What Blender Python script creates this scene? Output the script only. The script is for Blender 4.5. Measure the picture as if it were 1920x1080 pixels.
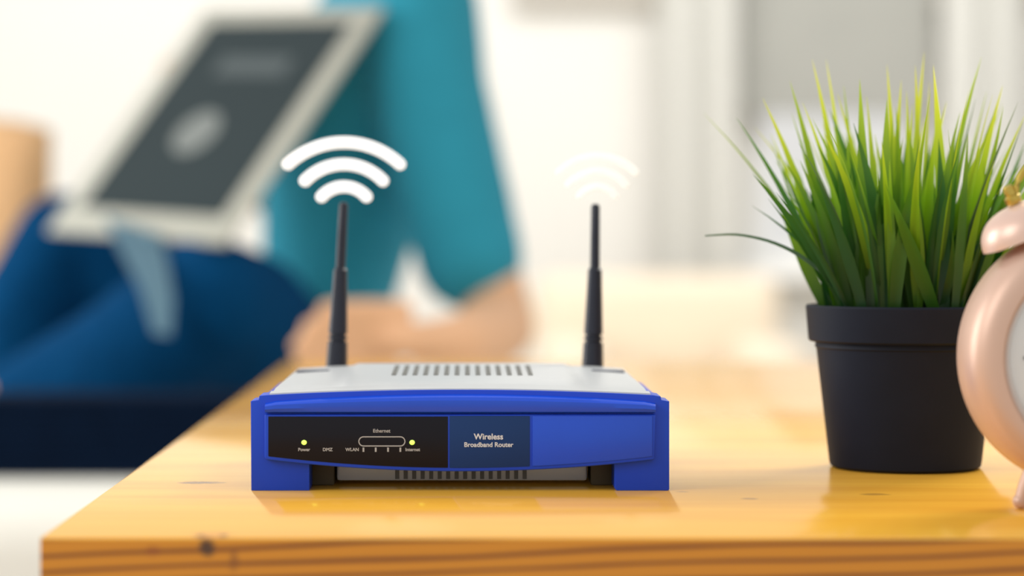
import bpy, bmesh, math, random
from mathutils import Vector, Matrix, Euler
random.seed(7)
S = bpy.context.scene
COL = S.collection
for o in list(bpy.data.objects): bpy.data.objects.remove(o)

# ------------------------------------------------------------------ camera, world, lights, exposure
F = 4642.0            # focal length in pixels of a 1920 frame
CX, CY = 875.0, 440.0 # principal point (shift lens: camera is level)
TOP = 0.75            # table height
H = TOP + 0.114       # camera height
def P(px, py, Y):
    return Vector(((px-CX)/F*Y, Y, H-(py-CY)/F*Y))
cd = bpy.data.cameras.new('camera'); cam = bpy.data.objects.new('camera', cd); COL.objects.link(cam)
cam.location = (0, 0, H); cam.rotation_euler = (math.pi/2, 0, 0)
cd.sensor_width = 36; cd.lens = F/1920*36
cd.shift_x = (960-CX)/1920; cd.shift_y = -(540-CY)/1920
cd.clip_start = 0.05; cd.clip_end = 60
cd.dof.use_dof = True; cd.dof.focus_distance = 1.115; cd.dof.aperture_fstop = 4.4
S.camera = cam
w = bpy.data.worlds.new('World'); S.world = w; w.use_nodes = True
bg = w.node_tree.nodes['Background']; bg.inputs[0].default_value = (1, .985, .955, 1); bg.inputs[1].default_value = 0.80
def area(name, loc, target, sx, sy, power, col=(1, 1, 1)):
    l = bpy.data.lights.new(name, 'AREA'); l.shape = 'RECTANGLE'; l.size = sx; l.size_y = sy; l.energy = power; l.color = col
    o = bpy.data.objects.new(name, l); COL.objects.link(o); o.location = loc
    o.rotation_euler = (Vector(target)-Vector(loc)).to_track_quat('-Z', 'Y').to_euler(); return o
area('wall_fill_light', (0.2, 5.0, 2.9), (0.3, 7.0, 0.9), 4.5, 1.0, 72, (1, .98, .95))  # added area light that brightens the back wall; no such fixture is seen
area('front_left_fill', (-1.9, 0.3, 2.0), (0.1, 1.2, 0.8), 1.2, 1.2, 20, (1, .99, .97))  # added fill from the front left; no window stands there
area('left_fill_light', (-3.0, 2.7, 1.5), (-.2, 3.1, .9), 1.6, 1.6, 60, (1, .99, .97))  # added fill to lift the torso from the left, not a real window
area('back_right_key', (.75, 1.95, 1.7), (0.15, .95, 0.8), 0.5, 0.5, 15, (1, .97, .88))  # added key from back right for contrast; no hanging lamp is seen
S.view_settings.view_transform = 'Standard'; S.view_settings.look = 'None'
S.view_settings.gamma = 1; S.view_settings.use_curve_mapping = False; S.view_settings.exposure = 0.0

# ------------------------------------------------------------------ materials
def mat(name, col, rough=.5, metal=0, spec=.5, noise=0, nscale=20, bump=0, coat=0, sheen=0, trans=0, emit=None, estr=0, alpha=1):
    m = bpy.data.materials.new(name); m.use_nodes = True; nt = m.node_tree; b = nt.nodes['Principled BSDF']
    b.inputs['Base Color'].default_value = (*col, 1); b.inputs['Roughness'].default_value = rough
    b.inputs['Metallic'].default_value = metal; b.inputs['Specular IOR Level'].default_value = spec
    b.inputs['Coat Weight'].default_value = coat; b.inputs['Coat Roughness'].default_value = .1
    b.inputs['Sheen Weight'].default_value = sheen; b.inputs['Transmission Weight'].default_value = trans
    b.inputs['Alpha'].default_value = alpha
    if emit: b.inputs['Emission Color'].default_value = (*emit, 1); b.inputs['Emission Strength'].default_value = estr
    if noise or bump:
        tc = nt.nodes.new('ShaderNodeTexCoord'); n = nt.nodes.new('ShaderNodeTexNoise'); n.inputs['Scale'].default_value = nscale
        n.inputs['Detail'].default_value = 4
        nt.links.new(tc.outputs['Object'], n.inputs['Vector'])
        if noise:
            mx = nt.nodes.new('ShaderNodeMix'); mx.data_type = 'RGBA'
            mx.inputs[6].default_value = (*[c*(1-noise) for c in col], 1); mx.inputs[7].default_value = (*[min(1, c*(1+noise)) for c in col], 1)
            nt.links.new(n.outputs['Fac'], mx.inputs[0]); nt.links.new(mx.outputs[2], b.inputs['Base Color'])
        if bump:
            bp = nt.nodes.new('ShaderNodeBump'); bp.inputs['Strength'].default_value = bump; bp.inputs['Distance'].default_value = .001
            nt.links.new(n.outputs['Fac'], bp.inputs['Height']); nt.links.new(bp.outputs[0], b.inputs['Normal'])
    return m
M = {}
M['blue'] = mat('blue_plastic', (.006, .058, .60), .38, spec=.35, noise=.06, nscale=60)
M['blue_hi'] = mat('blue_plastic_upper', (.008, .075, .68), .26, spec=.45, noise=.05, nscale=60)
M['blue_mid'] = mat('label_blue', (.006, .038, .16), .4, spec=.25)
M['black_gloss'] = mat('display_black', (.006, .006, .012), .3, spec=.2)
M['antenna'] = mat('antenna_black', (.012, .015, .028), .38, spec=.4, noise=.2, nscale=80)
M['silver'] = mat('silver_plastic', (.54, .56, .58), .38, metal=.15, noise=.04, nscale=90)
M['slot'] = mat('slot_dark', (.13, .13, .12), .6)
M['dark'] = mat('foot_rubber', (.11, .085, .045), .6)
M['navy_slit'] = mat('notch_dark', (.03, .035, .07), .5)
M['print'] = mat('print_white', (.72, .74, .8), .6)
M['print_grey'] = mat('print_grey', (.45, .45, .46), .6)
M['led'] = mat('led_green', (.5, .8, .1), .3, emit=(.62, 1, .12), estr=1.3)
M['pot'] = mat('pot_charcoal', (.007, .010, .020), .6, spec=.2, noise=.2, nscale=50, bump=.1)
M['soil'] = mat('soil', (.03, .025, .015), .95, noise=.5, nscale=120, bump=1)
M['rose'] = mat('rose_metal', (.63, .425, .33), .4, metal=.3, noise=.03)
M['rose_bell'] = mat('rose_bell', (.74, .52, .43), .35, metal=.3, noise=.03)
M['brass'] = mat('brass', (.55, .40, .09), .3, metal=1)
M['dial'] = mat('dial_white', (.95, .94, .92), .5)
M['bezelw'] = mat('dial_ring', (.9, .78, .72), .3, metal=.2)
M['glass'] = mat('glass', (1, 1, 1), .02, trans=1)
gm = M['glass']; gn = gm.node_tree; gn.nodes.clear()   # thin clear glass
_o = gn.nodes.new('ShaderNodeOutputMaterial'); _t = gn.nodes.new('ShaderNodeBsdfTransparent'); _g = gn.nodes.new('ShaderNodeBsdfGlossy'); _g.inputs['Roughness'].default_value = .03
_f = gn.nodes.new('ShaderNodeFresnel'); _f.inputs[0].default_value = 1.25; _m = gn.nodes.new('ShaderNodeMixShader')
gn.links.new(_f.outputs[0], _m.inputs[0]); gn.links.new(_t.outputs[0], _m.inputs[1]); gn.links.new(_g.outputs[0], _m.inputs[2]); gn.links.new(_m.outputs[0], _o.inputs[0])
M['wifi'] = mat('signal_white', (.95, .95, .95), .5, emit=(1, 1, 1), estr=.35)  # emission adds a glow to keep it white; the symbol is no lamp
M['wifi2'] = mat('signal_cream', (.93, .925, .89), .6, emit=(1, .99, .95), estr=.28, alpha=.85)  # weaker added glow, again on a symbol that gives no light
M['wall'] = mat('wall_paint', (.745, .73, .69), .9, noise=.02, nscale=3)
M['floor'] = mat('floor_pale', (.62, .58, .5), .5, noise=.1, nscale=4)
M['frame'] = mat('window_white', (.85, .85, .83), .5)
M['blind'] = mat('blind_grey', (.36, .36, .33), .9, noise=.08, nscale=6)
M['curtain'] = mat('curtain_white', (.74, .735, .70), .95, noise=.03, nscale=30)
M['sofa'] = mat('sofa_cream', (.80, .69, .54), .95, noise=.05, nscale=30)
M['bed'] = mat('linen_white', (.84, .83, .76), .95, noise=.03, nscale=20, bump=.3)
M['cushion'] = mat('cushion_peach', (.86, .52, .26), .95, noise=.06, nscale=40)
M['shirt'] = mat('shirt_teal', (.028, .30, .42), .9, sheen=.05, spec=.2, noise=.1, nscale=25)
M['jeans'] = mat('denim', (.0005, .046, .135), .95, spec=.08, noise=.3, nscale=40)
M['dark_fill'] = mat('fill_navy', (.002, .008, .024), .95, spec=.08, noise=.3, nscale=30)
M['skin'] = mat('skin', (.80, .46, .26), .6, noise=.06, nscale=15)
M['hair'] = mat('hair_brown', (.06, .03, .015), .6, noise=.4, nscale=80)
M['eye'] = mat('eye_white', (.85, .85, .85), .2)
M['lips'] = mat('lips', (.6, .2, .17), .5)
M['tab'] = mat('tablet_shell', (.44, .44, .38), .6, spec=.2)
M['scr'] = mat('tablet_screen', (.018, .032, .036), .5, spec=.25, noise=.1, nscale=6)
M['icon'] = mat('screen_icon', (.20, .22, .21), .6)
M['band'] = mat('screen_band', (.07, .09, .095), .6)
M['flap'] = mat('cover_blue', (.20, .36, .46), .8)
M['wood_leg'] = None

def wood():
    m = bpy.data.materials.new('pine_lacquered'); m.use_nodes = True; nt = m.node_tree; N = nt.nodes; L = nt.links
    b = N['Principled BSDF']; b.inputs['Roughness'].default_value = .13; b.inputs['Specular IOR Level'].default_value = .45
    tc = N.new('ShaderNodeTexCoord'); geo = N.new('ShaderNodeNewGeometry')
    mp = N.new('ShaderNodeMapping'); mp.inputs['Rotation'].default_value = (0, .075, .02); mp.inputs['Scale'].default_value = (2.2, 22, 60)
    L.new(tc.outputs['Object'], mp.inputs[0])
    n1 = N.new('ShaderNodeTexNoise'); n1.inputs['Scale'].default_value = 1.3; n1.inputs['Detail'].default_value = 6; n1.inputs['Roughness'].default_value = .6; n1.inputs['Distortion'].default_value = .6
    L.new(mp.outputs[0], n1.inputs['Vector'])
    mp0 = N.new('ShaderNodeMapping'); mp0.inputs['Rotation'].default_value = (0, .035, .0); L.new(tc.outputs['Object'], mp0.inputs[0])
    mp2 = N.new('ShaderNodeMapping'); mp2.inputs['Scale'].default_value = (6, 10, 70)
    L.new(mp0.outputs[0], mp2.inputs[0])
    wv = N.new('ShaderNodeTexWave'); wv.bands_direction = 'Z'; wv.wave_type = 'BANDS'; wv.inputs['Scale'].default_value = .75; wv.inputs['Distortion'].default_value = 7; wv.inputs['Detail'].default_value = 3; wv.inputs['Detail Scale'].default_value = .6
    L.new(mp2.outputs[0], wv.inputs['Vector'])
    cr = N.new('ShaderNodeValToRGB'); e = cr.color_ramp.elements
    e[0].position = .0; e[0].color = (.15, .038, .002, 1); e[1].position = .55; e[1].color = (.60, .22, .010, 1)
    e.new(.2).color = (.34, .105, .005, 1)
    # ease the bands on the flat-sawn top, where the photo shows faint streaks only
    pw = N.new('ShaderNodeMath'); pw.operation = 'POWER'; pw.inputs[1].default_value = .7; L.new(wv.outputs['Fac'], pw.inputs[0]); L.new(pw.outputs[0], cr.inputs[0])
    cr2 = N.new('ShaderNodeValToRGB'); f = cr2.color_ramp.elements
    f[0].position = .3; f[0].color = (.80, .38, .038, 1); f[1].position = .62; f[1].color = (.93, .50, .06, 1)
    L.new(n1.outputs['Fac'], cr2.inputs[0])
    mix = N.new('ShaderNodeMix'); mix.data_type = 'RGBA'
    # edge ramp holds painted shade, top ramp painted light; height picks tone and grain
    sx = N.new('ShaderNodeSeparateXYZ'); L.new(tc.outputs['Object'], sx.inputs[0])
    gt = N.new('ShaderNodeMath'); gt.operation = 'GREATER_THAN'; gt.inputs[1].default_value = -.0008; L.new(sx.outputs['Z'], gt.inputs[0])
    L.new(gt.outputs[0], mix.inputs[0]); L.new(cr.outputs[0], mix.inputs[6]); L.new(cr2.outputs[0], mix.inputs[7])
    last = mix.outputs[2]
    nz = N.new('ShaderNodeTexNoise'); nz.inputs['Scale'].default_value = 250; L.new(tc.outputs['Object'], nz.inputs['Vector'])
    # knots (x, y, z in table space, radii, strength)
    for (kx, ky, kz, rx, ry, rz, st, colr) in KNOTS:
        s = N.new('ShaderNodeVectorMath'); s.operation = 'SUBTRACT'; s.inputs[1].default_value = (kx, ky, kz); L.new(tc.outputs['Object'], s.inputs[0])
        d = N.new('ShaderNodeVectorMath'); d.operation = 'DIVIDE'; d.inputs[1].default_value = (rx, ry, rz); L.new(s.outputs[0], d.inputs[0])
        l = N.new('ShaderNodeVectorMath'); l.operation = 'LENGTH'; L.new(d.outputs[0], l.inputs[0])
        ad = N.new('ShaderNodeMath'); ad.operation = 'ADD'; L.new(l.outputs['Value'], ad.inputs[0]); L.new(nz.outputs['Fac'], ad.inputs[1])
        mr = N.new('ShaderNodeMapRange'); mr.inputs['From Min'].default_value = 1.75; mr.inputs['From Max'].default_value = 1.1; mr.inputs['To Max'].default_value = st
        L.new(ad.outputs[0], mr.inputs['Value'])
        mm = N.new('ShaderNodeMix'); mm.data_type = 'RGBA'; mm.inputs[7].default_value = (*colr, 1)
        L.new(mr.outputs[0], mm.inputs[0]); L.new(last, mm.inputs[6]); last = mm.outputs[2]
    L.new(last, b.inputs['Base Color'])
    bp = N.new('ShaderNodeBump'); bp.inputs['Strength'].default_value = .02; bp.inputs['Distance'].default_value = .0005
    L.new(n1.outputs['Fac'], bp.inputs['Height']); L.new(bp.outputs[0], b.inputs['Normal'])
    return m
TX, TY = -0.1606, 0.932     # table's near left corner
def tk(px, py):             # point of the table top seen there, in table space
    Y = .114*F/(py-CY); return ((px-CX)/F*Y-TX, Y-TY)
dk = (.07, .03, .012)
KNOTS = [(.063, 0, -.0035, .0034, .004, .0034, .95, dk), (.0425, 0, -.005, .0028, .003, .002, .5, (.25, .05, .01)), (.073, 0, -.009, .002, .003, .004, .55, (.2, .06, .01)),
         (.064, .008, 0, .008, .009, .002, .35, (.55, .15, .03)), (.0685, .006, 0, .0018, .005, .002, .7, dk), (.0595, .006, 0, .0018, .005, .002, .7, dk)]
for (px, py, r, st) in [(365, 905, .0075, .8), (398, 905, .006, .6), (1405, 935, .0035, .6), (1640, 927, .006, .45), (1455, 727, .009, .4), (1280, 922, .003, .4)]:
    a, b_ = tk(px, py); KNOTS.append((a, b_, 0, r, r*.8, .002, st, (.16, .08, .03)))
M['wood'] = wood()

def grass_mat(name, base, mid, tip):
    m = bpy.data.materials.new(name); m.use_nodes = True; nt = m.node_tree; N = nt.nodes; L = nt.links; b = N['Principled BSDF']
    b.inputs['Roughness'].default_value = .38
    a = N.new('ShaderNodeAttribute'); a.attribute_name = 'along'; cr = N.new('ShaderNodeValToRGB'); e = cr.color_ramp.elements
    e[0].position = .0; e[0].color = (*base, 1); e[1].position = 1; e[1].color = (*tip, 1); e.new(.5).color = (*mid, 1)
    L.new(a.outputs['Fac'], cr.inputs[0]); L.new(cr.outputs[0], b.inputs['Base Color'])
    out = N['Material Output']; tr = N.new('ShaderNodeBsdfTranslucent'); L.new(cr.outputs[0], tr.inputs[0])
    mx = N.new('ShaderNodeMixShader'); mx.inputs[0].default_value = .35
    L.new(b.outputs[0], mx.inputs[1]); L.new(tr.outputs[0], mx.inputs[2]); L.new(mx.outputs[0], out.inputs[0]); return m
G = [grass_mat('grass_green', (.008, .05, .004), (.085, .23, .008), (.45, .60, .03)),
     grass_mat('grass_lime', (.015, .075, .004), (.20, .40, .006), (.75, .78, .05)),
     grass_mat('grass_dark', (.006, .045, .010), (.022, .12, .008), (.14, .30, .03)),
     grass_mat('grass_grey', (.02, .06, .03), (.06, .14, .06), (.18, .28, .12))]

# ------------------------------------------------------------------ helpers
def link(o, parent=None):
    COL.objects.link(o)
    if parent: o.parent = parent
    return o
def props(o, label=None, cat=None, group=None, kind=None):
    for k, v in (('label', label), ('category', cat), ('group', group), ('kind', kind)):
        if v: o[k] = v
    return o
def empty(name, loc, label=None, cat=None, group=None, rz=0):
    o = bpy.data.objects.new(name, None); o.location = loc; o.rotation_euler = (0, 0, rz); o.empty_display_size = .02; COL.objects.link(o)
    return props(o, label, cat, group)
def build(name, bm, m, parent=None, bevel=0, seg=2, angle=35, smooth=True, loc=None, label=None):
    bmesh.ops.recalc_face_normals(bm, faces=bm.faces[:])
    if bevel:
        ed = [e for e in bm.edges if len(e.link_faces) == 2 and e.calc_face_angle(0) > .5]
        bmesh.ops.bevel(bm, geom=ed, offset=bevel, segments=seg, profile=.5, affect='EDGES', clamp_overlap=True)
    me = bpy.data.meshes.new(name); bm.to_mesh(me); bm.free()
    if smooth:
        me.polygons.foreach_set('use_smooth', [True]*len(me.polygons)); me.set_sharp_from_angle(angle=math.radians(angle))
    me.materials.append(m); o = bpy.data.objects.new(name, me); link(o, parent)
    if loc is not None: o.location = loc
    if label: o['label'] = label
    return o
def box(bm, x0, x1, y0, y1, z0, z1):
    v = [bm.verts.new(p) for p in ((x0,y0,z0),(x1,y0,z0),(x1,y1,z0),(x0,y1,z0),(x0,y0,z1),(x1,y0,z1),(x1,y1,z1),(x0,y1,z1))]
    for f in ((0,3,2,1),(4,5,6,7),(0,1,5,4),(1,2,6,5),(2,3,7,6),(3,0,4,7)): bm.faces.new([v[i] for i in f])
def BM(*boxes):
    bm = bmesh.new()
    for b in boxes: box(bm, *b)
    return bm
def prism(bm, pts, y0, y1):      # polygon in xz swept along y
    a = [bm.verts.new((x, y0, z)) for x, z in pts]; b = [bm.verts.new((x, y1, z)) for x, z in pts]; n = len(pts)
    bm.faces.new(a); bm.faces.new(b[::-1])
    for i in range(n): bm.faces.new((a[i], b[i], b[(i+1) % n], a[(i+1) % n]))
def lathe(bm, prof, n=48, mtx=Matrix()):   # profile (r, z), around z
    rings = []
    for r, z in prof:
        if r < 1e-6: rings.append([bm.verts.new(mtx @ Vector((0, 0, z)))])
        else: rings.append([bm.verts.new(mtx @ Vector((r*math.cos(2*math.pi*i/n), r*math.sin(2*math.pi*i/n), z))) for i in range(n)])
    for a, b in zip(rings, rings[1:]):
        for i in range(n):
            j = (i+1) % n
            if len(a) == 1 and len(b) == 1: continue
            if len(a) == 1: bm.faces.new((a[0], b[i], b[j]))
            elif len(b) == 1: bm.faces.new((a[i], b[0], a[j]))
            else: bm.faces.new((a[i], b[i], b[j], a[j]))
def tube(bm, pts, rad, n=12, cap=True):
    pts = [Vector(p) for p in pts]; R = rad if isinstance(rad, (list, tuple)) else [rad]*len(pts); rings = []
    up = Vector((0, 0, 1))
    for i, p in enumerate(pts):
        t = (pts[min(i+1, len(pts)-1)]-pts[max(i-1, 0)]).normalized()
        if abs(t.dot(up)) > .95: s = t.cross(Vector((0, 1, 0))).normalized()
        else: s = t.cross(up).normalized()
        if rings and s.dot(prev) < 0: s = -s
        prev = s; u = s.cross(t).normalized()
        rings.append([bm.verts.new(p+R[i]*(math.cos(2*math.pi*k/n)*s+math.sin(2*math.pi*k/n)*u)) for k in range(n)])
    for a, b in zip(rings, rings[1:]):
        for k in range(n): bm.faces.new((a[k], b[k], b[(k+1) % n], a[(k+1) % n]))
    if cap: bm.faces.new(rings[0][::-1]); bm.faces.new(rings[-1])
def ball(bm, c, r, rot=None, u=16, v=10):
    r = r if isinstance(r, (tuple, list)) else (r, r, r)
    m = Matrix.Translation(c) @ (rot.to_matrix().to_4x4() if rot else Matrix()) @ Matrix.Diagonal((*r, 1))
    bmesh.ops.create_uvsphere(bm, u_segments=u, v_segments=v, radius=1, matrix=m)
_T = {}
class Blob:
    """collects ellipsoids as raw arrays, to be fused to one continuous skin"""
    def __init__(self): self.v = []; self.f = []
    def add(self, c, r, u=14, v=9):
        if (u, v) not in _T:
            b = bmesh.new(); bmesh.ops.create_uvsphere(b, u_segments=u, v_segments=v, radius=1); b.verts.index_update()
            _T[(u, v)] = ([q.co.copy() for q in b.verts], [[q.index for q in f.verts] for f in b.faces]); b.free()
        V, Fc = _T[(u, v)]; n = len(self.v); r = r if isinstance(r, (tuple, list)) else (r, r, r)
        self.v += [(c[0]+q.x*r[0], c[1]+q.y*r[1], c[2]+q.z*r[2]) for q in V]; self.f += [[i+n for i in f] for f in Fc]
    def to_mesh(self, me): me.from_pydata(self.v, [], self.f)
    def free(self): pass
def limb(bm, pts):               # pts: (Vector, rx, ry, rz); overlapping ellipsoids, later fused to one skin
    for (a, ra), (b, rb) in zip(pts, pts[1:]):
        ra = Vector(ra if isinstance(ra, (tuple, list)) else (ra,)*3); rb = Vector(rb if isinstance(rb, (tuple, list)) else (rb,)*3)
        n = max(2, int((b-a).length/(min(min(ra), min(rb))*.40))+1)
        for i in range(n+1):
            t = i/n; bm.add(a.lerp(b, t), tuple(ra.lerp(rb, t)))
def fuse(name, bm, m, parent, voxel, it=4):
    me = bpy.data.meshes.new('tmp'); bm.to_mesh(me); bm.free(); o = bpy.data.objects.new('tmp', me); COL.objects.link(o)
    r = o.modifiers.new('r', 'REMESH'); r.mode = 'VOXEL'; r.voxel_size = voxel
    s = o.modifiers.new('s', 'SMOOTH'); s.iterations = it; s.factor = .5
    dg = bpy.context.evaluated_depsgraph_get(); dg.update(); m2 = bpy.data.meshes.new_from_object(o.evaluated_get(dg)); bpy.data.objects.remove(o)
    m2.name = name; m2.materials.clear(); m2.materials.append(m); m2.polygons.foreach_set('use_smooth', [True]*len(m2.polygons))
    p = bpy.data.objects.new(name, m2); link(p, parent); return p
def text(name, s, size, loc, m, parent, ext=.00006, bold=0):
    c = bpy.data.curves.new(name, 'FONT'); c.body = s; c.size = size; c.align_x = 'CENTER'; c.align_y = 'CENTER'; c.extrude = ext; c.offset = bold
    t = bpy.data.objects.new('t', c); COL.objects.link(t); dg = bpy.context.evaluated_depsgraph_get(); dg.update()
    me = bpy.data.meshes.new_from_object(t.evaluated_get(dg)); bpy.data.objects.remove(t)
    me.materials.clear(); me.materials.append(m); o = bpy.data.objects.new(name, me); link(o, parent); o.location = loc; o.rotation_euler = (math.pi/2, 0, 0); return o
def local(bm_pts, root): return [p-root for p in bm_pts]

# ------------------------------------------------------------------ setting
WY = 7.0
def rectpx(x0, y0, x1, y1, Y): a = P(x0, y0, Y); b = P(x1, y1, Y); return a.x, b.x, b.z, a.z
o = build('floor', BM((-5, 5, -1, 7.4, -.1, 0)), M['floor'], smooth=False); props(o, kind='structure')
w1 = rectpx(-520, -500, 330, 470, WY); w2 = rectpx(1405, -500, 1730, 500, WY)
zt, zb = 3.0, 0
bm = bmesh.new()
for (x0, x1, z0, z1) in ((-5, w2[0], zb, zt), (w2[0], w2[1], zb, w2[2]), (w2[0], w2[1], w2[3], zt), (w2[1], 5, zb, zt)):
    box(bm, x0, x1, WY, WY+.15, z0, z1)
o = build('wall_back', bm, M['wall'], smooth=False); props(o, kind='structure')
def window(name, r, cols, rows):
    x0, x1, z0, z1 = r; t = .045
    e = empty(name, ((x0+x1)/2, WY+.07, z0)); e['kind'] = 'structure'; ox, oz = (x0+x1)/2, z0
    bm = BM((x0-ox, x0-ox+t, -.03, .03, 0, z1-z0), (x1-ox-t, x1-ox, -.03, .03, 0, z1-z0), (x0-ox+t, x1-ox-t, -.03, .03, 0, t), (x0-ox+t, x1-ox-t, -.03, .03, z1-z0-t, z1-z0))
    build('window_frame', bm, M['frame'], e, bevel=.004)
    for k in range(1, cols):
        x = x0-ox+(x1-x0)*k/cols; build('mullion', BM((x-.015, x+.015, -.02, .02, t, z1-z0-t)), M['frame'], e)
    for k in range(1, rows):
        z = (z1-z0)*k/rows; build('glazing_bar', BM((x0-ox+t, x1-ox-t, -.012, .012, z-.012, z+.012)), M['frame'], e)
    for i in range(cols):
        for j in range(rows):
            build('pane', BM((x0-ox+(x1-x0)*i/cols+.02, x0-ox+(x1-x0)*(i+1)/cols-.02, -.003, .003, (z1-z0)*j/rows+.02, (z1-z0)*(j+1)/rows-.02)), M['glass'], e, smooth=False)
    build('window_sill', BM((x0-ox-.04, x1-ox+.04, -.16, -.07, -.04, 0)), M['frame'], e, bevel=.005)
window('window_1', w2, 1, 1)
o = build('baseboard_back', BM((-5, 5, WY-.02, WY, 0, .1)), M['frame'], bevel=.004); props(o, kind='structure')
a = P(985, 14, WY); b = P(1400, -30, WY)
o = build('trim_1', BM((P(960, 0, WY).x, 3.5, WY-.05, WY, a.z, b.z)), mat('rail_beige', (.48, .45, .40), .8), bevel=.006); props(o, kind='structure')
# roller blind
r = rectpx(1385, -420, 1745, 215, WY-.04); e = empty('roller_blind', ((r[0]+r[1])/2, WY-.06, r[2]), 'grey roller blind drawn halfway down the window behind the grass', 'blind')
build('blind_fabric', BM((-(r[1]-r[0])/2, (r[1]-r[0])/2, -.003, .003, .02, r[3]-r[2])), M['blind'], e)
build('bottom_bar', BM((-(r[1]-r[0])/2-.005, (r[1]-r[0])/2+.005, -.008, .008, 0, .022)), M['blind'], e, bevel=.003)
bm = bmesh.new(); tube(bm, [(-(r[1]-r[0])/2-.01, 0, r[3]-r[2]+.02), ((r[1]-r[0])/2+.01, 0, r[3]-r[2]+.02)], .03); build('roller', bm, M['frame'], e)
# curtains
def curtain(px0, px1, Y, label, yb, ph):
    a = P(px0, -480, Y); b = P(px1, yb, Y); wd = b.x-a.x; e = empty('curtain', ((a.x+b.x)/2, Y, b.z), label, 'curtain', 'white curtains on the back wall')
    bm = bmesh.new(); n = 64; rows = []
    for off in (0, .006):
        rows.append([[bm.verts.new((-wd/2+wd*i/n, off+.03*math.sin(i/n*wd/.11*6.28+ph)+.008*math.sin(i*1.7), z)) for i in range(n+1)] for z in (0, a.z-b.z)])
    for q in rows:
        for i in range(n): bm.faces.new((q[0][i], q[0][i+1], q[1][i+1], q[1][i]))
    for i in range(n):
        for s in (0, 1): bm.faces.new((rows[0][s][i], rows[0][s][i+1], rows[1][s][i+1], rows[1][s][i]))
    build('drape', bm, M['curtain'], e, angle=80)
    bm = bmesh.new(); tube(bm, [(-wd/2-.05, .01, a.z-b.z+.02), (wd/2+.05, .01, a.z-b.z+.02)], .012); build('curtain_rod', bm, M['frame'], e)
curtain(1235, 1385, WY-.12, 'white pleated curtain left of the grey roller blind', 700, 0)
curtain(1770, 1930, WY-.12, 'white pleated curtain right of the grey roller blind', 700, 1)
# sofa at the back
a = P(1010, 520, 6.2); b = P(1500, 700, 6.2)
e = empty('sofa', ((a.x+b.x)/2, 6.4, 0), 'low cream sofa against the far wall, between the two antennas and the pot', 'sofa'); hw = (b.x-a.x)/2
build('sofa_base', BM((-hw, hw, -.4, .35, .12, .38)), M['sofa'], e, bevel=.04, seg=3)
build('backrest', BM((-hw, hw, .12, .36, .385, a.z)), M['sofa'], e, bevel=.06, seg=4)
for s in (-1, 1): build('armrest', BM((min(s*hw, s*(hw-.16)), max(s*hw, s*(hw-.16)), -.42, .1, .385, .6)), M['sofa'], e, bevel=.05, seg=3)
for s in (-1, 1): build('seat_cushion', BM((min(s*.004, s*(hw-.165)), max(s*.004, s*(hw-.165)), -.4, .11, .385, .5)), M['sofa'], e, bevel=.04, seg=3)
for sx in (-1, 1):
    for sy in (-.33, .28): build('leg', BM((sx*(hw-.1)-.025, sx*(hw-.1)+.025, sy-.025, sy+.025, 0, .12)), M['wood'], e)

# ------------------------------------------------------------------ bed with cushion and added dark fill
BZ = .612
e = empty('daybed', (-.9, 3.2, 0), 'white linen daybed the person in the teal shirt sits on', 'bed')
build('bed_base', BM((-1.3, 1.4, -.89, .9, .1, .32)), M['bed'], e, bevel=.02)
build('mattress', BM((-1.3, 1.4, -.9, .9, .322, BZ)), M['bed'], e, bevel=.05, seg=5)
for sx in (-1.2, 1.3):
    for sy in (-.8, .8): build('leg', BM((sx-.03, sx+.03, sy-.03, sy+.03, 0, .1)), M['dark'], e)
def soft_block(name, c, sx, sy, sz, m, rot, label, cat):
    bm = bmesh.new(); n = 14
    bmesh.ops.create_grid(bm, x_segments=n, y_segments=n, size=1); top = bm.verts[:]
    for v in top:
        x, y = v.co.x, v.co.y; v.co = Vector((x*sx*(1-.06*y*y), y*sz*(1-.06*x*x), 0))
        v.co.z = sy*(1-x**4)**.5*(1-y**4)**.5+.002
    g = bmesh.ops.duplicate(bm, geom=bm.verts[:]+bm.edges[:]+bm.faces[:])
    for v in g['geom']:
        if isinstance(v, bmesh.types.BMVert): v.co.z *= -1
    bmesh.ops.remove_doubles(bm, verts=bm.verts[:], dist=.0045)
    o = build(name, bm, m, angle=80); o.location = c; o.rotation_euler = rot; return props(o, label, cat)
soft_block('cushion', P(-22, 502, 3.44), .082, .05, .208, M['cushion'], (math.radians(88), math.radians(3), 0), 'tall peach tan cushion standing behind the raised knee at the left edge', 'cushion')
e = empty('dark_fill', (P(150, 0, 2.63).x, 2.63, BZ), 'dark navy folded fill added in front of the legs on the daybed', 'dark_fill')  # layers added as a dark fill for the near-black area under the legs
for k in range(4): build('fold', BM((-.42+.01*k, .26-.008*k, -.075+.006*k, .075-.004*k, .001+.0205*k, .021+.0205*k)), M['dark_fill'], e, bevel=.009, seg=4)

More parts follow.
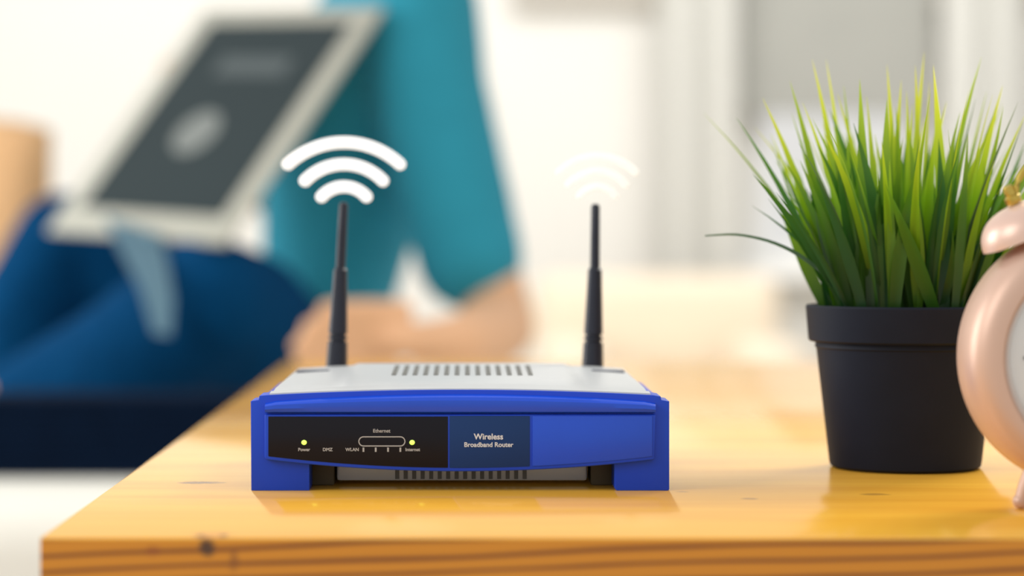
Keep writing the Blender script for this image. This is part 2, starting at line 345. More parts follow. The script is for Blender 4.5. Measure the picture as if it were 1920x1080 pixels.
# ------------------------------------------------------------------ person
PR = P(600, 800, 3.2); PR.z = BZ
per = empty('person', PR, 'person in teal shirt and blue jeans sitting with a tablet behind the table', 'person')
def Q(px, py, Y): return P(px, py, Y)-PR
bm = Blob()   # body: one continuous skin
limb(bm, [(Q(590, 660, 3.2), (.07, .12, .07)), (Q(620, 450, 3.2), (.07, .11, .09)), (Q(680, 150, 3.2), (.085, .12, .1)), (Q(715, 20, 3.2), (.05, .11, .04))])
limb(bm, [(Q(728, 0, 3.2), .050), (Q(712, -120, 3.2), .048)])
bm.add(Q(705, -235, 3.2), (.105, .085, .135)); bm.add(Q(655, -170, 3.2), (.062, .058, .06))
limb(bm, [(Q(592, -265, 3.2), .012), (Q(572, -205, 3.2), .017)])
for s in (-1, 1): bm.add(Q(722, -225, 3.2)+Vector((0, s*.088, 0)), (.02, .01, .034))
limb(bm, [(Q(790, 70, 3.05), .045), (Q(860, 330, 3.0), .042), (Q(935, 600, 2.98), .044)])
limb(bm, [(Q(935, 610, 2.98), .046), (Q(905, 635, 2.86), .043), (Q(865, 640, 2.74), .032)])
def hand(bm, w, d, side, up, s=1.15):   # wrist, direction, thumb side
    d = d.normalized(); side = side.normalized()
    limb(bm, [(w, .026*s), (w+d*.045*s, (.034*s, .03*s, .018*s)), (w+d*.085*s, (.034*s, .034*s, .016*s))])
    for k, (off, ln) in enumerate(((.030, .068), (.010, .078), (-.011, .072), (-.031, .056))):
        b = w+d*.095*s+side*off*s; c = b+d*ln*.45*s-up*.010*s; e_ = c+d*ln*.4*s-up*.026*s
        limb(bm, [(b-d*.02, .0095*s), (c, .009*s), (e_, .0075*s)])
    b = w+d*.03*s+side*.03*s; c = b+side*.03*s+d*.03*s; limb(bm, [(b, .013*s), (c, .011*s), (c+d*.035*s-up*.005, .009*s)])
hand(bm, Q(862, 640, 2.73), Vector((-.75, -.62, .06)), Vector((-.3, .35, -.9)), Vector((.6, .8, 0)))
limb(bm, [(Q(700, 75, 3.33), .045), (Q(600, 310, 3.45), .042), (Q(560, 400, 3.45), .042), (Q(470, 330, 3.22), .028)])
hand(bm, Q(470, 330, 3.22), Vector((-.5, -.2, .55)), Vector((.4, .3, .8)), Vector((-.3, .9, .1)))
limb(bm, [(Q(10, 740, 3.2), .035), (Q(-30, 768, 3.2), .034)]); limb(bm, [(Q(-25, 772, 3.2), .034), (Q(-110, 775, 3.16), (.03, .04, .024)), (Q(-170, 785, 3.14), (.028, .042, .016))])
limb(bm, [(Q(60, 750, 2.92), .040), (Q(-60, 780, 2.9), .034)]); limb(bm, [(Q(-70, 782, 2.9), .034), (Q(-160, 795, 2.88), (.03, .04, .024)), (Q(-225, 808, 2.86), (.03, .042, .016))])
fuse('body', bm, M['skin'], per, .007, 5)
bm = Blob()   # shirt
limb(bm, [(Q(612, 700, 3.2), (.078, .155, .07)), (Q(612, 580, 3.2), (.085, .15, .08)), (Q(640, 400, 3.2), (.105, .15, .09)), (Q(680, 150, 3.2), (.115, .17, .1)), (Q(722, 25, 3.2), (.085, .17, .07))])
limb(bm, [(Q(728, -5, 3.2), (.062, .08, .03)), (Q(728, -30, 3.2), (.058, .062, .015))])
limb(bm, [(Q(780, 20, 3.06), .082), (Q(800, 160, 3.03), .076), (Q(845, 340, 3.0), .071), (Q(880, 480, 2.99), .068)])
limb(bm, [(Q(705, 45, 3.34), .078), (Q(605, 320, 3.45), .062), (Q(580, 370, 3.45), .06)])
fuse('shirt', bm, M['shirt'], per, .011, 6)
bm = Blob()   # jeans
limb(bm, [(Q(535, 688, 3.08), (.11, .11, .078)), (Q(540, 690, 3.3), (.11, .11, .07))])
limb(bm, [(Q(530, 690, 3.3), .085), (Q(340, 590, 3.28), .09), (Q(120, 455, 3.25), .066)])
limb(bm, [(Q(120, 455, 3.25), .068), (Q(45, 600, 3.22), .072), (Q(5, 728, 3.2), .050)])
limb(bm, [(Q(520, 690, 3.05), .09), (Q(450, 610, 2.95), .092), (Q(385, 565, 2.85), .078)])
limb(bm, [(Q(385, 570, 2.85), .078), (Q(230, 680, 2.88), .075), (Q(50, 755, 2.92), .056)])
fuse('jeans', bm, M['jeans'], per, .011, 6)
bm = Blob(); bm.add(Q(722, -262, 3.2), (.118, .1, .13)); bm.add(Q(775, -180, 3.2), (.07, .088, .1))
fuse('hair', bm, M['hair'], per, .008, 3)
for s in (-1, 1):
    bm = bmesh.new(); ball(bm, Q(588, -262, 3.2)+Vector((.016, s*.034, .012)), (.013, .015, .011)); build('eye', bm, M['eye'], per)
bm = bmesh.new(); ball(bm, Q(582, -158, 3.2)+Vector((.016, 0, 0)), (.012, .026, .009)); build('mouth', bm, M['lips'], per)

# ------------------------------------------------------------------ tablet
sc = 2.98/F
u = Vector((243, -215, -16)).normalized(); v = Vector((175, 210, 317)); v = (v-u*v.dot(u)).normalized(); nrm = u.cross(v).normalized()
if nrm.y > 0: nrm = -nrm
C0 = P(406, 216, 2.98)
rot = Matrix((u, v, u.cross(v))).transposed().to_4x4(); rot.translation = C0
e = bpy.data.objects.new('tablet', None); COL.objects.link(e); e.matrix_world = rot
props(e, 'tablet with dark screen and pale grey frame tilted on the lap before the teal shirt', 'tablet')
SW, SH = 386*sc/2, 482*sc/2; bz = .034
sg = 1 if u.cross(v).y < 0 else -1
bm = BM((-SW-bz, SW+bz, -SH-bz*1.15, SH+bz*.8, -.006*sg if sg > 0 else 0, 0 if sg > 0 else .006))
build('shell', bm, M['tab'], e, bevel=.002)
def flat(name, m, x0, x1, y0, y1, h): build(name, BM((x0, x1, y0, y1, min(0, sg*h), max(0, sg*h))), m, e, smooth=False)
flat('screen', M['scr'], -SW, SW, -SH, SH, .0012)
flat('screen_band', M['band'], -SW*.45, SW*.55, SH*.42, SH*.62, .0016)
bm = bmesh.new(); lathe(bm, [(0, 0), (.034, 0), (.034, .0018*sg), (0, .0018*sg)], 32, Matrix.Translation((-.012, -.03, 0))); build('screen_icon', bm, M['icon'], e)
# cover flap hanging from the lower edge over the thigh, in world points
inv = rot.inverted(); bm = bmesh.new()
rowsf = [[P(195, 405, 2.92), P(300, 440, 2.85)], [P(225, 470, 2.82), P(315, 500, 2.78)], [P(262, 540, 2.74), P(325, 560, 2.72)], [P(288, 625, 2.70), P(320, 630, 2.70)]]
for off in (0, .003):
    vs = [[bm.verts.new(inv @ (p+Vector((0, off, 0)))) for p in rw] for rw in rowsf]
    for a_, b_ in zip(vs, vs[1:]): bm.faces.new((a_[0], a_[1], b_[1], b_[0]))
bmesh.ops.solidify(bm, geom=bm.faces[:], thickness=.001)
build('cover_flap', bm, M['flap'], e, angle=60, label='pale blue cover flap')

# ------------------------------------------------------------------ table
tb = empty('wooden_table', (TX, TY, TOP), 'lacquered orange pine table with a dark knot in its front edge', 'table')
TW, TD = 1.42, 2.224-.932
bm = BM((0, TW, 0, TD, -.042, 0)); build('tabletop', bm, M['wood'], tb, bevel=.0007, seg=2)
for x in (.09, TW-.09):
    for y in (.09, TD-.09): build('leg', BM((x-.035, x+.035, y-.035, y+.035, -TOP, -.0425)), M['wood'], tb, bevel=.003)
build('apron', BM((.13, TW-.13, .08, .10, -.12, -.043)), M['wood'], tb); build('apron', BM((.13, TW-.13, TD-.10, TD-.08, -.12, -.043)), M['wood'], tb)
build('apron', BM((.08, .10, .13, TD-.13, -.12, -.043)), M['wood'], tb); build('apron', BM((TW-.10, TW-.08, .13, TD-.13, -.12, -.043)), M['wood'], tb)

# ------------------------------------------------------------------ router
RY = 1.1025; K = F/RY
X0 = (862-CX)/K
rt = empty('wireless_router', (X0, RY, TOP), 'blue and silver wireless router with two black antennas on the table', 'router')
def rx(px): return (px-862)/K
def rz(py): return (920-py)/K
def pts(l): return [(rx(a), rz(b)) for a, b in l]
def arc(xa, xb, y_end, y_mid, n=24):
    return [(xa+(xb-xa)*i/n, y_end+(y_mid-y_end)*(1-(2*i/n-1)**2)) for i in range(n+1)]
DEP = .160
bm = bmesh.new()
out = [(470, 752), (485, 750), (486, 742)] + arc(500, 1225, 741, 731) + [(1239, 743), (1240, 750), (1255, 752), (1255, 918), (1253, 920), (1156, 920), (1152, 915), (1152, 868)] + arc(1140, 592, 868, 882) + [(580, 868), (580, 920), (471, 920)]
prism(bm, pts(out), 0, .022); build('front_frame', bm, M['blue'], rt, bevel=.0005)
# side rails of the stand, behind the feet
for s in (-1, 1):
    x0, x1 = (rx(474), rx(500)) if s < 0 else (rx(1226), rx(1251))
    build('side_rail', BM((x0, x1, .0225, DEP-.004, 0, rz(756))), M['blue'], rt, bevel=.0015)
    x0, x1 = (rx(575), rx(622)) if s < 0 else (rx(1112), rx(1157))
    build('stand_foot', BM((x0, x1, .0225, .05, 0, rz(850))), M['dark'], rt, bevel=.001, label='dark inner foot')
# upper bulging band of the front
bm = bmesh.new(); n = 36; prof = [(0, .003), (.07, -.0012), (.18, -.0036), (.34, -.0046), (.65, -.0048), (.92, -.0040), (1, -.0024)]
grid = []
for i in range(n+1):
    t = i/n; px = 498+(1228-498)*t; k = 1-(2*t-1)**2
    yt = 752-15*k; yb = 773+1*k
    if t < .01 or t > .99: yt += 3
    grid.append([bm.verts.new((rx(px), y, rz(yt+(yb-yt)*q))) for q, y in prof] + [bm.verts.new((rx(px), .004, rz(yb))), bm.verts.new((rx(px), .004, rz(yt)))])
m_ = len(grid[0])
for a_, b_ in zip(grid, grid[1:]):
    for j in range(m_): bm.faces.new((a_[j], b_[j], b_[(j+1) % m_], a_[(j+1) % m_]))
bm.faces.new(grid[0]); bm.faces.new(grid[-1][::-1]); build('upper_band', bm, M['blue_hi'], rt, angle=30)
# lower front plate
bot = arc(1226, 500, 861, 883)
bm = bmesh.new(); prism(bm, pts([(497, 776), (1229, 776)]+bot+[(497, 857)]), -.0028, .002); build('front_plate', bm, M['blue'], rt, bevel=.0007, seg=3)
def yb(px): t = (px-500)/726; return 861+22*(1-(2*t-1)**2)-7
def panel(name, m, x0, x1, y0, d, label=None, bev=.0002):
    bm = bmesh.new(); nn = 10; b = [(x1-(x1-x0)*i/nn, yb(x1-(x1-x0)*i/nn)) for i in range(nn+1)]
    prism(bm, pts([(x0, y0), (x1, y0)]+b), -.0028-d, -.0027); return build(name, bm, m, rt, bevel=bev, label=label)
disp = panel('display_panel', M['black_gloss'], 504, 840, 780, .0003)
lab = panel('label_panel', M['blue_mid'], 843, 993, 779, .0003)
panel('blank_panel', M['blue_hi'], 998, 1222, 779, .0004)
ty = -.0028-.00045
def lbl(s, px, py, size, m, par, bold=0): return text('lettering', s, size, (rx(px), ty, rz(py)), m, par, bold=bold)
lbl('Wireless', 916, 818, .0036, M['print'], lab, .00008); lbl('Broadband Router', 916, 833, .0029, M['print'], lab, .00006)
lbl('Ethernet', 716, 807, .0022, M['print_grey'], disp, .00003)
for s, px in (('Power', 571), ('DMZ', 615), ('WLAN', 661), ('Internet', 774)): lbl(s, px, 842, .0020, M['print_grey'], disp, .00005)
# outlined port group with its four ticks
def ring(bm, pl, wd, y0, y1):
    n = len(pl); inn = []
    for i in range(n):
        a = Vector(pl[i-1]); b = Vector(pl[i]); c = Vector(pl[(i+1) % n]); t = (c-a).normalized(); inn.append(b+Vector((-t.y, t.x))*wd)
    V = [[bm.verts.new((p[0], y, p[1])) for p in L_] for L_ in (pl, inn) for y in (y0, y1)]
    for i in range(n):
        j = (i+1) % n
        for A, B in ((0, 1), (1, 3), (3, 2), (2, 0)): bm.faces.new((V[A][i], V[A][j], V[B][j], V[B][i]))
pill = []
for c0, a0 in ((751, -90), (682, 90)):
    for i in range(13):
        a = math.radians(a0+180*i/12); pill.append((rx(c0+9.5*math.cos(a)), rz(826.5-9.5*math.sin(a))))
bm = bmesh.new(); ring(bm, pill, .00045, ty-.00008, ty+.00012); build('port_outline', bm, M['print_grey'], disp, smooth=False)
for px in (682, 705, 728, 751): build('port_tick', BM((rx(px-1.6), rx(px+1.6), ty-.00008, ty+.00012, rz(846), rz(838))), M['print_grey'], disp, smooth=False)
for px in (571, 773):
    bm = bmesh.new(); ball(bm, (rx(px), ty+.0001, rz(828.5)), (.0012, .0007, .0011), u=12, v=8); build('status_light', bm, M['led'], disp, label='lit green status light')
# silver body
WF, WB = rx(1222), .0825
def top_z(x, t):       # t: 0 front .. 1 back
    zc = .0455+.0030*t**.8 - .0014*max(0, 1-t/.1)
    ax = abs(x); k = min(1, max(0, (ax-.052)/.004)); k = k*k*(3-2*k)
    side = max(0, (ax-.056)/.03)
    return zc-.0012*k-.0014*side**1.5-.00002*(ax*1000/20)**2
def half(t): return WF*(1-t)+WB*t
bm = bmesh.new(); nx, ny = 60, 16; g = []
for j in range(ny+1):
    t = j/ny; g.append([bm.verts.new((half(t)*(2*i/nx-1), .0222+(DEP-.0222)*t, top_z(half(t)*(2*i/nx-1), t))) for i in range(nx+1)])
for j in range(ny):
    for i in range(nx): bm.faces.new((g[j][i], g[j][i+1], g[j+1][i+1], g[j+1][i]))
bd = {}
def low(vv):
    if vv not in bd: bd[vv] = bm.verts.new((vv.co.x, vv.co.y, rz(872)))
    return bd[vv]
per_ = [g[0][i] for i in range(nx+1)]+[g[j][nx] for j in range(1, ny+1)]+[g[ny][i] for i in range(nx-1, -1, -1)]+[g[j][0] for j in range(ny-1, 0, -1)]
for a_, b_ in zip(per_, per_[1:]+per_[:1]): bm.faces.new((a_, b_, low(b_), low(a_)))
bm.faces.new([low(q) for q in per_])
build('top_shell', bm, M['silver'], rt, angle=40)
# front lip of the silver top, above the blue band
bm = bmesh.new(); g = []
for i in range(41):
    t = i/40; px = 505+(1220-505)*t; k = 1-(2*t-1)**2; x = rx(px); z0 = rz(738-9*k)
    g.append([bm.verts.new((x, .0015, z0-.0012)), bm.verts.new((x, .0018, z0)), bm.verts.new((x, .010, z0+.0012*k+.0005)), bm.verts.new((x, .024, top_z(x, 0)+.0002)), bm.verts.new((x, .024, z0-.003))])
for a_, b_ in zip(g, g[1:]):
    for j in range(5): bm.faces.new((a_[j], b_[j], b_[(j+1) % 5], a_[(j+1) % 5]))
bm.faces.new(g[0]); bm.faces.new(g[-1][::-1]); build('front_lip', bm, M['silver'], rt, angle=50)
# vent slots in the top
for i in range(14):
    x = (rx(746)+(rx(985)-rx(746))*i/13)*1.15
    bm = bmesh.new(); ya, yb_ = .078, .142; wv_ = .0011
    za = top_z(x, (ya-.0222)/(DEP-.0222)); zb_ = top_z(x, (yb_-.0222)/(DEP-.0222))
    v8 = [bm.verts.new(p) for p in ((x-wv_, ya, za-.0006), (x+wv_, ya, za-.0006), (x+wv_, yb_, zb_-.0006), (x-wv_, yb_, zb_-.0006), (x-wv_, ya, za+.00025), (x+wv_, ya, za+.00025), (x+wv_, yb_, zb_+.00025), (x-wv_, yb_, zb_+.00025))]
    for f in ((0,3,2,1),(4,5,6,7),(0,1,5,4),(1,2,6,5),(2,3,7,6),(3,0,4,7)): bm.faces.new([v8[k] for k in f])
    build('vent_slot', bm, M['slot'], rt, smooth=False)
# corner notches
for s in (-1, 1):
    for (xa, xb, y0, y1) in ((.064, .0825, .0235, .031), (.0655, .0815, .128, .138)):
        t = max(0, (y0-.0222)/(DEP-.0222)); z = top_z(.072, t)
        bm = bmesh.new(); x0, x1 = sorted((s*xa, s*xb)); zo = top_z(xb, t)
        zi = (z+.0004); pr = [(s*xa, zi-.0006+.0008), (s*xb, zo+.0008), (s*xb, zo-.002), (s*xa, zi-.002)]
        prism(bm, pr, y0, y1); build('stacking_notch', bm, M['navy_slit'], rt, smooth=False, label='dark corner notch')
# solid block shaped to give the grey reflection under the front plate
build('reflection_block', BM((rx(626), rx(1106), .0225, DEP-.01, .0020, rz(870))), M['silver'], rt, bevel=.0015)
for i in range(16):
    x = rx(742)+(rx(986)-rx(742))*i/15
    build('vent_slot', BM((x-.0009, x+.0009, .0220, .0230, .0030, .0072)), M['slot'], rt, smooth=False)  # dark slots stand for the vents mirrored in the table
# antennas
AY = 1.262+.012
def antenna(bx, by, cx_, cy_, tx, tyy):
    k = 1
    a = P(bx, by, AY)-rt.location; b = P(cx_, cy_, AY)-rt.location; c = P(tx, tyy, AY)-rt.location
    root = bpy.data.objects.new('antenna', None); root.location = a; link(root, rt); root.empty_display_size = .01
    s = AY/F; d = (b-a); L1 = d.length
    q = Vector((0, 0, 1)).rotation_difference(d.normalized()).to_matrix().to_4x4()
    r0, r1 = 20.5*s, 12.8*s
    prof = [(0, -.006), (r0, -.006), (r0, 0)]
    for f_, dip in ((.0, 0), (.27, 0), (.275, .0009), (.295, .0009), (.30, 0), (.325, 0), (.33, .0009), (.35, .0009), (.355, 0), (.65, 0), (.985, 0)):
        prof.append((r0+(r1-r0)*f_-dip, L1*f_))
    prof += [(r1-.0006, L1), (0, L1)]
    bm = bmesh.new(); lathe(bm, prof, 24, q); build('antenna_sleeve', bm, M['antenna'], root, angle=30)
    d2 = c-b; L2 = d2.length; q2 = Matrix.Translation(b-a) @ Vector((0, 0, 1)).rotation_difference(d2.normalized()).to_matrix().to_4x4()
    r2, r3 = 9.2*s, 8.4*s
    bm = bmesh.new(); lathe(bm, [(0, -.001), (r2, -.001), (r2*.95, L2*.5), (r3, L2*.95), (r3*.8, L2*.985), (r3*.4, L2), (0, L2)], 20, q2); build('antenna_whip', bm, M['antenna'], root, angle=30)
    bm = bmesh.new(); ball(bm, (0, 0, -.010), (.0062, .0062, .007)); tube(bm, [(0, -.014, -.012), (0, 0, -.012)], .0048, 14); build('antenna_knuckle', bm, M['antenna'], root)
antenna(631, 692, 638.5, 503, 644.5, 379); antenna(1111, 694, 1115.5, 503, 1116.5, 382)
build('back_panel', BM((-.08, .08, DEP, DEP+.001, .006, .042)), M['slot'], rt, bevel=.0003)

# ------------------------------------------------------------------ signal symbols above the antennas
SY = AY
def symbol(cx_, arcs, wd, m, label):
    base = P(cx_, 372, SY); e = empty('signal_symbol', base, label, 'symbol', 'signal symbols above the antennas'); s = SY/F
    for (hc, yt, ye) in arcs:
        sag = ye-yt; R = (hc*hc+sag*sag)/(2*sag); a1 = math.asin(min(1, hc/R)); cyy = yt+R; r = wd/2; n = 28
        poly = []
        for i in range(n+1):
            a = -a1+2*a1*i/n; poly.append(((R+r)*math.sin(a), cyy-(R+r)*math.cos(a)))
        ex, ey = R*math.sin(a1), cyy-R*math.cos(a1)
        for i in range(1, 10):
            a = a1+math.pi*i/10; poly.append((ex+r*math.sin(a), ey-r*math.cos(a)))
        for i in range(n+1):
            a = a1-2*a1*i/n; poly.append(((R-r)*math.sin(a), cyy-(R-r)*math.cos(a)))
        for i in range(1, 10):
            a = -a1+math.pi+math.pi*i/10; poly.append((-ex+r*math.sin(a), ey-r*math.cos(a)))
        bm = bmesh.new(); prism(bm, [(x*s, (372-y)*s) for x, y in poly], -.002, .002); build('signal_arc', bm, m, e, bevel=.0004)
symbol(645, [(105, 267, 308), (73, 308, 339), (42, 350, 369)], 23, M['wifi'], 'bright white three-arc signal symbol above the left antenna')
symbol(1120, [(72, 293, 323), (54, 321, 346), (33, 350, 367)], 13, M['wifi2'], 'fainter cream three-arc signal symbol above the right antenna')

# ------------------------------------------------------------------ potted grass
PY = 1.212; PX = (1697-CX)/F*PY; s = PY/F
pl = empty('potted_plant', (PX, PY, TOP), 'tall green artificial grass in a charcoal plastic pot', 'plant')
R0, R1, HT = .0365, .0483, .0797
def rr(z): return R0+(.0435-R0)*z/(HT-.018)
prof = [(0, 0), (.034, 0), (R0, .0015), (rr(.004), .004), (rr(.03), .03), (rr(.055), .055), (rr(.0585), .0585), (rr(.0585)+.0007, .0592), (rr(.0617), .0617), (.0462, .0619), (.0470, .0627), (R1, HT-.001), (R1-.0005, HT), (R1-.0022, HT), (R1-.003, HT-.002), (.041, .058), (.039, .05), (0, .05)]
bm = bmesh.new(); lathe(bm, prof, 72); build('pot', bm, M['pot'], pl, angle=28)
bm = bmesh.new(); lathe(bm, [(0, .071), (.02, .0715), (.038, .070), (.0435, .0685), (.0435, .066), (0, .066)], 48); build('soil', bm, M['soil'], pl)
def blade(bx, by, tip, wd, droop, m, tw=0.0, nseg=9, bowx=0, bowy=0):
    """flat arched leaf from the soil to its tip (pot space), slightly keeled"""
    b = Vector((bx, by, .070)); tip = Vector(tip); L_ = (tip-b).length
    mid = b.lerp(tip, .5)+Vector((bowx, bowy, 0))+Vector((0, 0, droop*L_)); mid -= Vector((tip.x-b.x, tip.y-b.y, 0))*.18
    bm = bmesh.new(); lay = bm.verts.layers.float.new('along'); rows = []
    side0 = Vector((math.cos(tw), math.sin(tw), 0))
    for i in range(nseg+1):
        t = i/nseg; p = b*(1-t)**2+mid*2*t*(1-t)+tip*t*t; tg = ((mid-b)*(1-t)+(tip-mid)*t).normalized()
        sd = (side0-tg*side0.dot(tg)).normalized(); nn_ = sd.cross(tg)
        wq = wd*.5*(.62+.38*math.sin(min(1, t/.45)*math.pi/2))*(1-max(0, (t-.42)/.58)**1.35); wq = max(wq, .00004)
        rw = []
        for a, dpt in ((-1, .22), (0, 0), (1, .22)):
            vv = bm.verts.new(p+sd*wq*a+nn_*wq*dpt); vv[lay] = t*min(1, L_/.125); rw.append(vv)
        rows.append(rw)
    for a_, b_ in zip(rows, rows[1:]):
        for k in (0, 1): bm.faces.new((a_[k], a_[k+1], b_[k+1], b_[k]))
    o = build('blade', bm, m, pl, angle=80); return o
def tipw(px, py, dy):
    q = P(px, py, PY+dy); return (q.x-PX, q.y-PY, q.z-TOP)
# leaves read off the photo: base px, tip px/py, depth of base, depth of tip, width in px, material, droop
spec = [
 (1600,1523,112,.01,.0,16,1,.02),(1590,1549,112,.0,.02,13,1,.0),(1575,1481,152,-.01,-.01,18,0,.03),(1570,1430,184,.0,-.01,17,1,.03),(1572,1380,220,-.01,.0,13,2,.04),
 (1610,1505,192,-.02,-.02,14,1,.03),(1620,1582,160,.01,.01,13,0,0),(1615,1612,148,-.03,-.03,26,0,.0),(1668,1663,122,.0,.0,18,1,0),(1640,1663,185,-.035,-.035,28,0,.0),
 (1688,1716,122,-.01,-.01,22,1,0),(1700,1733,98,.02,.02,16,1,0),(1752,1750,122,-.025,-.03,24,1,0),(1720,1743,152,.01,.02,12,1,0),(1745,1840,108,-.01,-.01,16,0,.01),
 (1800,1880,160,.0,-.01,20,1,0),(1770,1850,172,.01,.02,10,0,0),(1760,1829,185,.02,.02,10,3,0),(1790,1925,210,-.01,-.02,14,1,.02),(1770,1880,192,.02,.03,10,0,.02),
 (1585,1411,326,-.03,-.04,18,2,.05),(1592,1409,385,-.02,-.01,10,2,.08),(1580,1445,250,.01,.02,12,1,.02),(1585,1455,360,-.03,-.05,12,2,.04),(1578,1440,372,-.01,-.03,9,2,.05),
 (1600,1523,222,-.03,-.03,14,0,.02),(1648,1668,300,-.04,-.045,16,1,0),(1650,1722,300,-.042,-.05,24,0,0),(1735,1660,345,-.042,-.052,26,0,0),(1700,1690,330,-.03,-.04,20,0,0),
 (1775,1865,300,-.03,-.045,16,1,.02),(1790,1900,330,-.03,-.04,14,0,.03),(1740,1800,210,-.03,-.03,18,0,0),(1760,1815,250,-.035,-.04,20,0,.0),(1722,1705,250,-.02,-.02,22,0,0),
 (1700,1680,200,-.0,-.0,22,0,0),(1630,1600,230,-.035,-.035,24,2,0),(1600,1560,260,-.03,-.03,22,0,0),(1605,1530,330,-.035,-.04,20,2,.02),(1590,1500,300,-.02,-.03,18,0,.02),
 (1745,1760,260,-.035,-.035,24,2,0),(1665,1690,150,.01,.0,20,1,0),(1700,1775,190,.0,.0,16,1,0),(1690,1700,170,.0,-.01,18,1,0),(1780,1840,280,-.02,-.03,16,1,0),
 (1640,1625,180,-.01,-.01,18,1,0),(1655,1570,175,0,0,16,1,0),(1560,1515,285,0,0,20,2,.02),(1565,1470,300,-.02,-.02,16,0,.03),(1800,1960,290,-.02,-.03,16,0,.04),(1815,1990,360,-.01,-.01,14,0,.06)]
mxr = .040
for (bp_, tpx, tpy, db, dt, wp, mi, dr) in spec:
    bx_ = (bp_-1697)*s; by_ = db
    rd = math.hypot(bx_, by_)
    if rd > mxr: by_ *= .0 if abs(bx_) >= mxr else math.sqrt(mxr**2-bx_**2)/abs(by_); bx_ = max(-mxr, min(mxr, bx_))
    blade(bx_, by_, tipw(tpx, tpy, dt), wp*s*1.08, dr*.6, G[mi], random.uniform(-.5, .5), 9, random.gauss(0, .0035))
# the long bent leaf on the left
b0 = tipw(1322, 441, -.01)
for k in range(1):
    bm = bmesh.new(); lay = bm.verts.layers.float.new('along')
    ctrl = [tipw(1592, 585, -.03), tipw(1555, 520, -.03), tipw(1495, 474, -.025), tipw(1440, 450, -.02), tipw(1380, 438, -.015), b0]; ws = [9, 11, 11, 8, 6, .5]
    path = []
    for i in range(len(ctrl)-1):
        for q in range(4): path.append((Vector(ctrl[i]).lerp(Vector(ctrl[i+1]), q/4), ws[i]+(ws[i+1]-ws[i])*q/4))
    path.append((Vector(ctrl[-1]), ws[-1]))
    pp = [p for p, _ in path]
    for _ in range(3): pp = [pp[0]]+[(pp[i-1]+pp[i]*2+pp[i+1])/4 for i in range(1, len(pp)-1)]+[pp[-1]]
    rows = []
    for i, p in enumerate(pp):
        tg = (pp[min(i+1, len(pp)-1)]-pp[max(0, i-1)]).normalized(); sd = Vector((0, 1, 0)).cross(tg).normalized()*.6+Vector((0, .8, 0)); wq = path[i][1]*s*.6
        rw = []
        for a in (-1, 0, 1):
            vv = bm.verts.new(p+sd*wq*a+Vector((0, 0, -.0006 if a == 0 else 0))); vv[lay] = .15+.5*i/len(pp); rw.append(vv)
        rows.append(rw)
    for a_, b_ in zip(rows, rows[1:]):
        for q in (0, 1): bm.faces.new((a_[q], a_[q+1], b_[q+1], b_[q]))
    build('blade', bm, G[3], pl, angle=80)
# filling leaves
for i in range(125):
    a = random.uniform(0, 2*math.pi); rb = .038*math.sqrt(random.random()); bx_, by_ = rb*math.cos(a), rb*math.sin(a)
    lean = random.gauss(0, .15)
    out_ = .25+rb/.038*.75
    hgt = random.uniform(.055, .112)*(1-.25*(rb/.038)**2)
    ln = out_*random.uniform(.1, .62)*hgt
    tx_, ty_ = bx_+math.cos(a+lean)*ln, by_+math.sin(a+lean)*ln*.8
    if tx_ > .02 and ty_ < -.04: ty_ = -.04
    ty_ = max(ty_, -.075)
    mi = random.choice((0, 0, 2, 2, 1)) if hgt < .09 else random.choice((0, 0, 1, 1, 2))
    blade(bx_, by_, (tx_, ty_, .07+hgt), random.uniform(.0036, .0068), random.uniform(0, .04), G[mi], random.uniform(-.9, .9), 7, random.gauss(0, .004), random.gauss(0, .003))

for i in range(70):   # thin outer leaves
    a = random.uniform(0, 2*math.pi); rb = random.uniform(.018, .039); bx_, by_ = rb*math.cos(a), rb*math.sin(a)
    hgt = random.uniform(.05, .112); ln = random.uniform(.25, .75)*hgt
    tx_, ty_ = bx_+math.cos(a)*ln, max(-.07, by_+math.sin(a)*ln*.7)
    if tx_ > .02: ty_ = max(ty_, -.035)
    blade(bx_, by_, (tx_, ty_, .07+hgt), random.uniform(.0016, .0032), random.uniform(.02, .07), G[random.choice((0, 1, 2, 3, 0))], random.uniform(-.9, .9), 8, random.gauss(0, .005), random.gauss(0, .003))

# ------------------------------------------------------------------ alarm clock
KY = 1.030; KX = .2600; KZ = H-(668-CY)/F*KY-TOP
ck = empty('alarm_clock', (KX, KY, TOP), 'rose pink twin bell alarm clock with brass nuts, cut by the right edge', 'clock', rz=math.radians(3))
RX = Matrix.Translation((0, 0, KZ)) @ Matrix.Rotation(math.pi/2, 4, 'X')   # lathe z axis -> -y (towards the camera)
bm = bmesh.new()
lathe(bm, [(0, -.024), (.040, -.024), (.048, -.021), (.0525, -.016), (.0548, -.008), (.0555, .004), (.0550, .012), (.0535, .017), (.0505, .0205), (.0465, .0225), (.0432, .0225), (.0418, .021), (.0418, .012), (0, .012)], 96, RX)
build('case', bm, M['rose'], ck, angle=35)
bm = bmesh.new(); lathe(bm, [(0, .0122), (.0416, .0122), (.0416, .0135), (0, .0135)], 64, RX); build('dial', bm, M['dial'], ck)
bm = bmesh.new(); lathe(bm, [(.0385, .0136), (.0416, .0136), (.0416, .0195), (.0412, .0195), (.0385, .0142)], 64, RX); build('dial_ring', bm, M['bezelw'], ck)
bm = bmesh.new(); lathe(bm, [(0, .0208), (.02, .0206), (.0415, .0195), (.0415, .0203), (.02, .0214), (0, .0216)], 64, RX); build('glass', bm, M['glass'], ck)
for i in range(12):
    a = i*math.pi/6; c = Vector((math.sin(a)*.030, -.0139, KZ+math.cos(a)*.030)); bm = BM((-.0006, .0006, -.0003, .0003, -.0025, .0025)); o = build('hour_mark', bm, M['black_gloss'], ck, loc=c); o.rotation_euler = (0, a, 0)
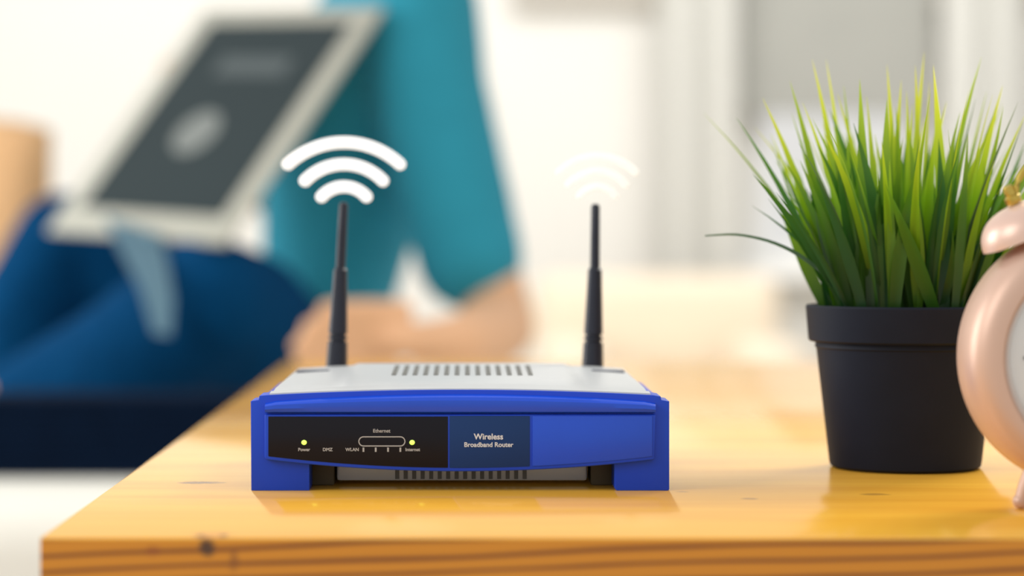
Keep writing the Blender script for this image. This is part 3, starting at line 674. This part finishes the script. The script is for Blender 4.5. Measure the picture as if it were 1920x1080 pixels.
for a, ln, wd in ((math.radians(-52), .020, .0012), (math.radians(60), .030, .0009)):
    o = build('clock_hand', BM((-wd, wd, -.0003, .0003, -.004, ln)), M['black_gloss'], ck, loc=(0, -.0148 if ln < .025 else -.0156, KZ)); o.rotation_euler = (0, a, 0)
kS = KY/F
for sgn in (-1, 1):
    # bells
    dist = (2040-1920)*kS; bc = Vector((sgn*dist, 0, KZ+(668-443)*kS+.0006)); ang = math.radians(24)*sgn
    q = Matrix.Translation(bc) @ Matrix.Rotation(ang, 4, 'Y'); rb = 90*kS
    bm = bmesh.new(); pr = [(rb-.0006, 0), (rb, .0002)]
    for i in range(1, 11):
        a = i/10*math.pi/2; pr.append((rb*math.cos(a)**.75 if i < 10 else 0, .0138*math.sin(a)**1.0))
    inner = [(0, .0126)]+[((rb-.0009)*math.cos(i/10*math.pi/2)**.75 if i < 10 else 0, .0126*math.sin(i/10*math.pi/2)) for i in range(9, -1, -1)]
    lathe(bm, pr+inner[1:], 64, q)
    bell = build('bell', bm, M['rose_bell'], ck, angle=50)
    bm = bmesh.new(); lathe(bm, [(0, .0142), (.0030, .0142), (.0034, .0150), (.0034, .0172), (.0028, .0178), (.0022, .0180), (.0024, .0205), (.0018, .0222), (0, .0226)], 20, q); build('bell_nut', bm, M['brass'], bell, angle=30)
    bm = bmesh.new(); tube(bm, [q @ Vector((0, 0, -.009)), q @ Vector((0, 0, .0142))], .0016, 10); build('bell_post', bm, M['brass'], ck)
    bm = bmesh.new(); tube(bm, [(sgn*.024, 0, KZ-.046), (sgn*.0275, 0, KZ-.0545), (sgn*.030, 0, .0015)], [.0040, .0036, .0030], 16); ball(bm, (sgn*.030, 0, .0032), .0032); build('leg', bm, M['brass'] if False else M['rose'], ck)
bm = bmesh.new(); hp = []
for i in range(25):
    a = math.pi*(1-i/24); hp.append(((2040-1896)*kS*math.cos(a)*1.0, 0, KZ+(668-362)*kS+.021*math.sin(a)))
tube(bm, hp, .0013, 10); build('handle', bm, M['brass'], ck)
bm = bmesh.new(); tube(bm, [(0, 0, KZ+.054), (0, 0, KZ+.068)], .001, 8); tube(bm, [(-.006, 0, KZ+.068), (.006, 0, KZ+.068)], .0032, 14); build('hammer', bm, M['brass'], ck)
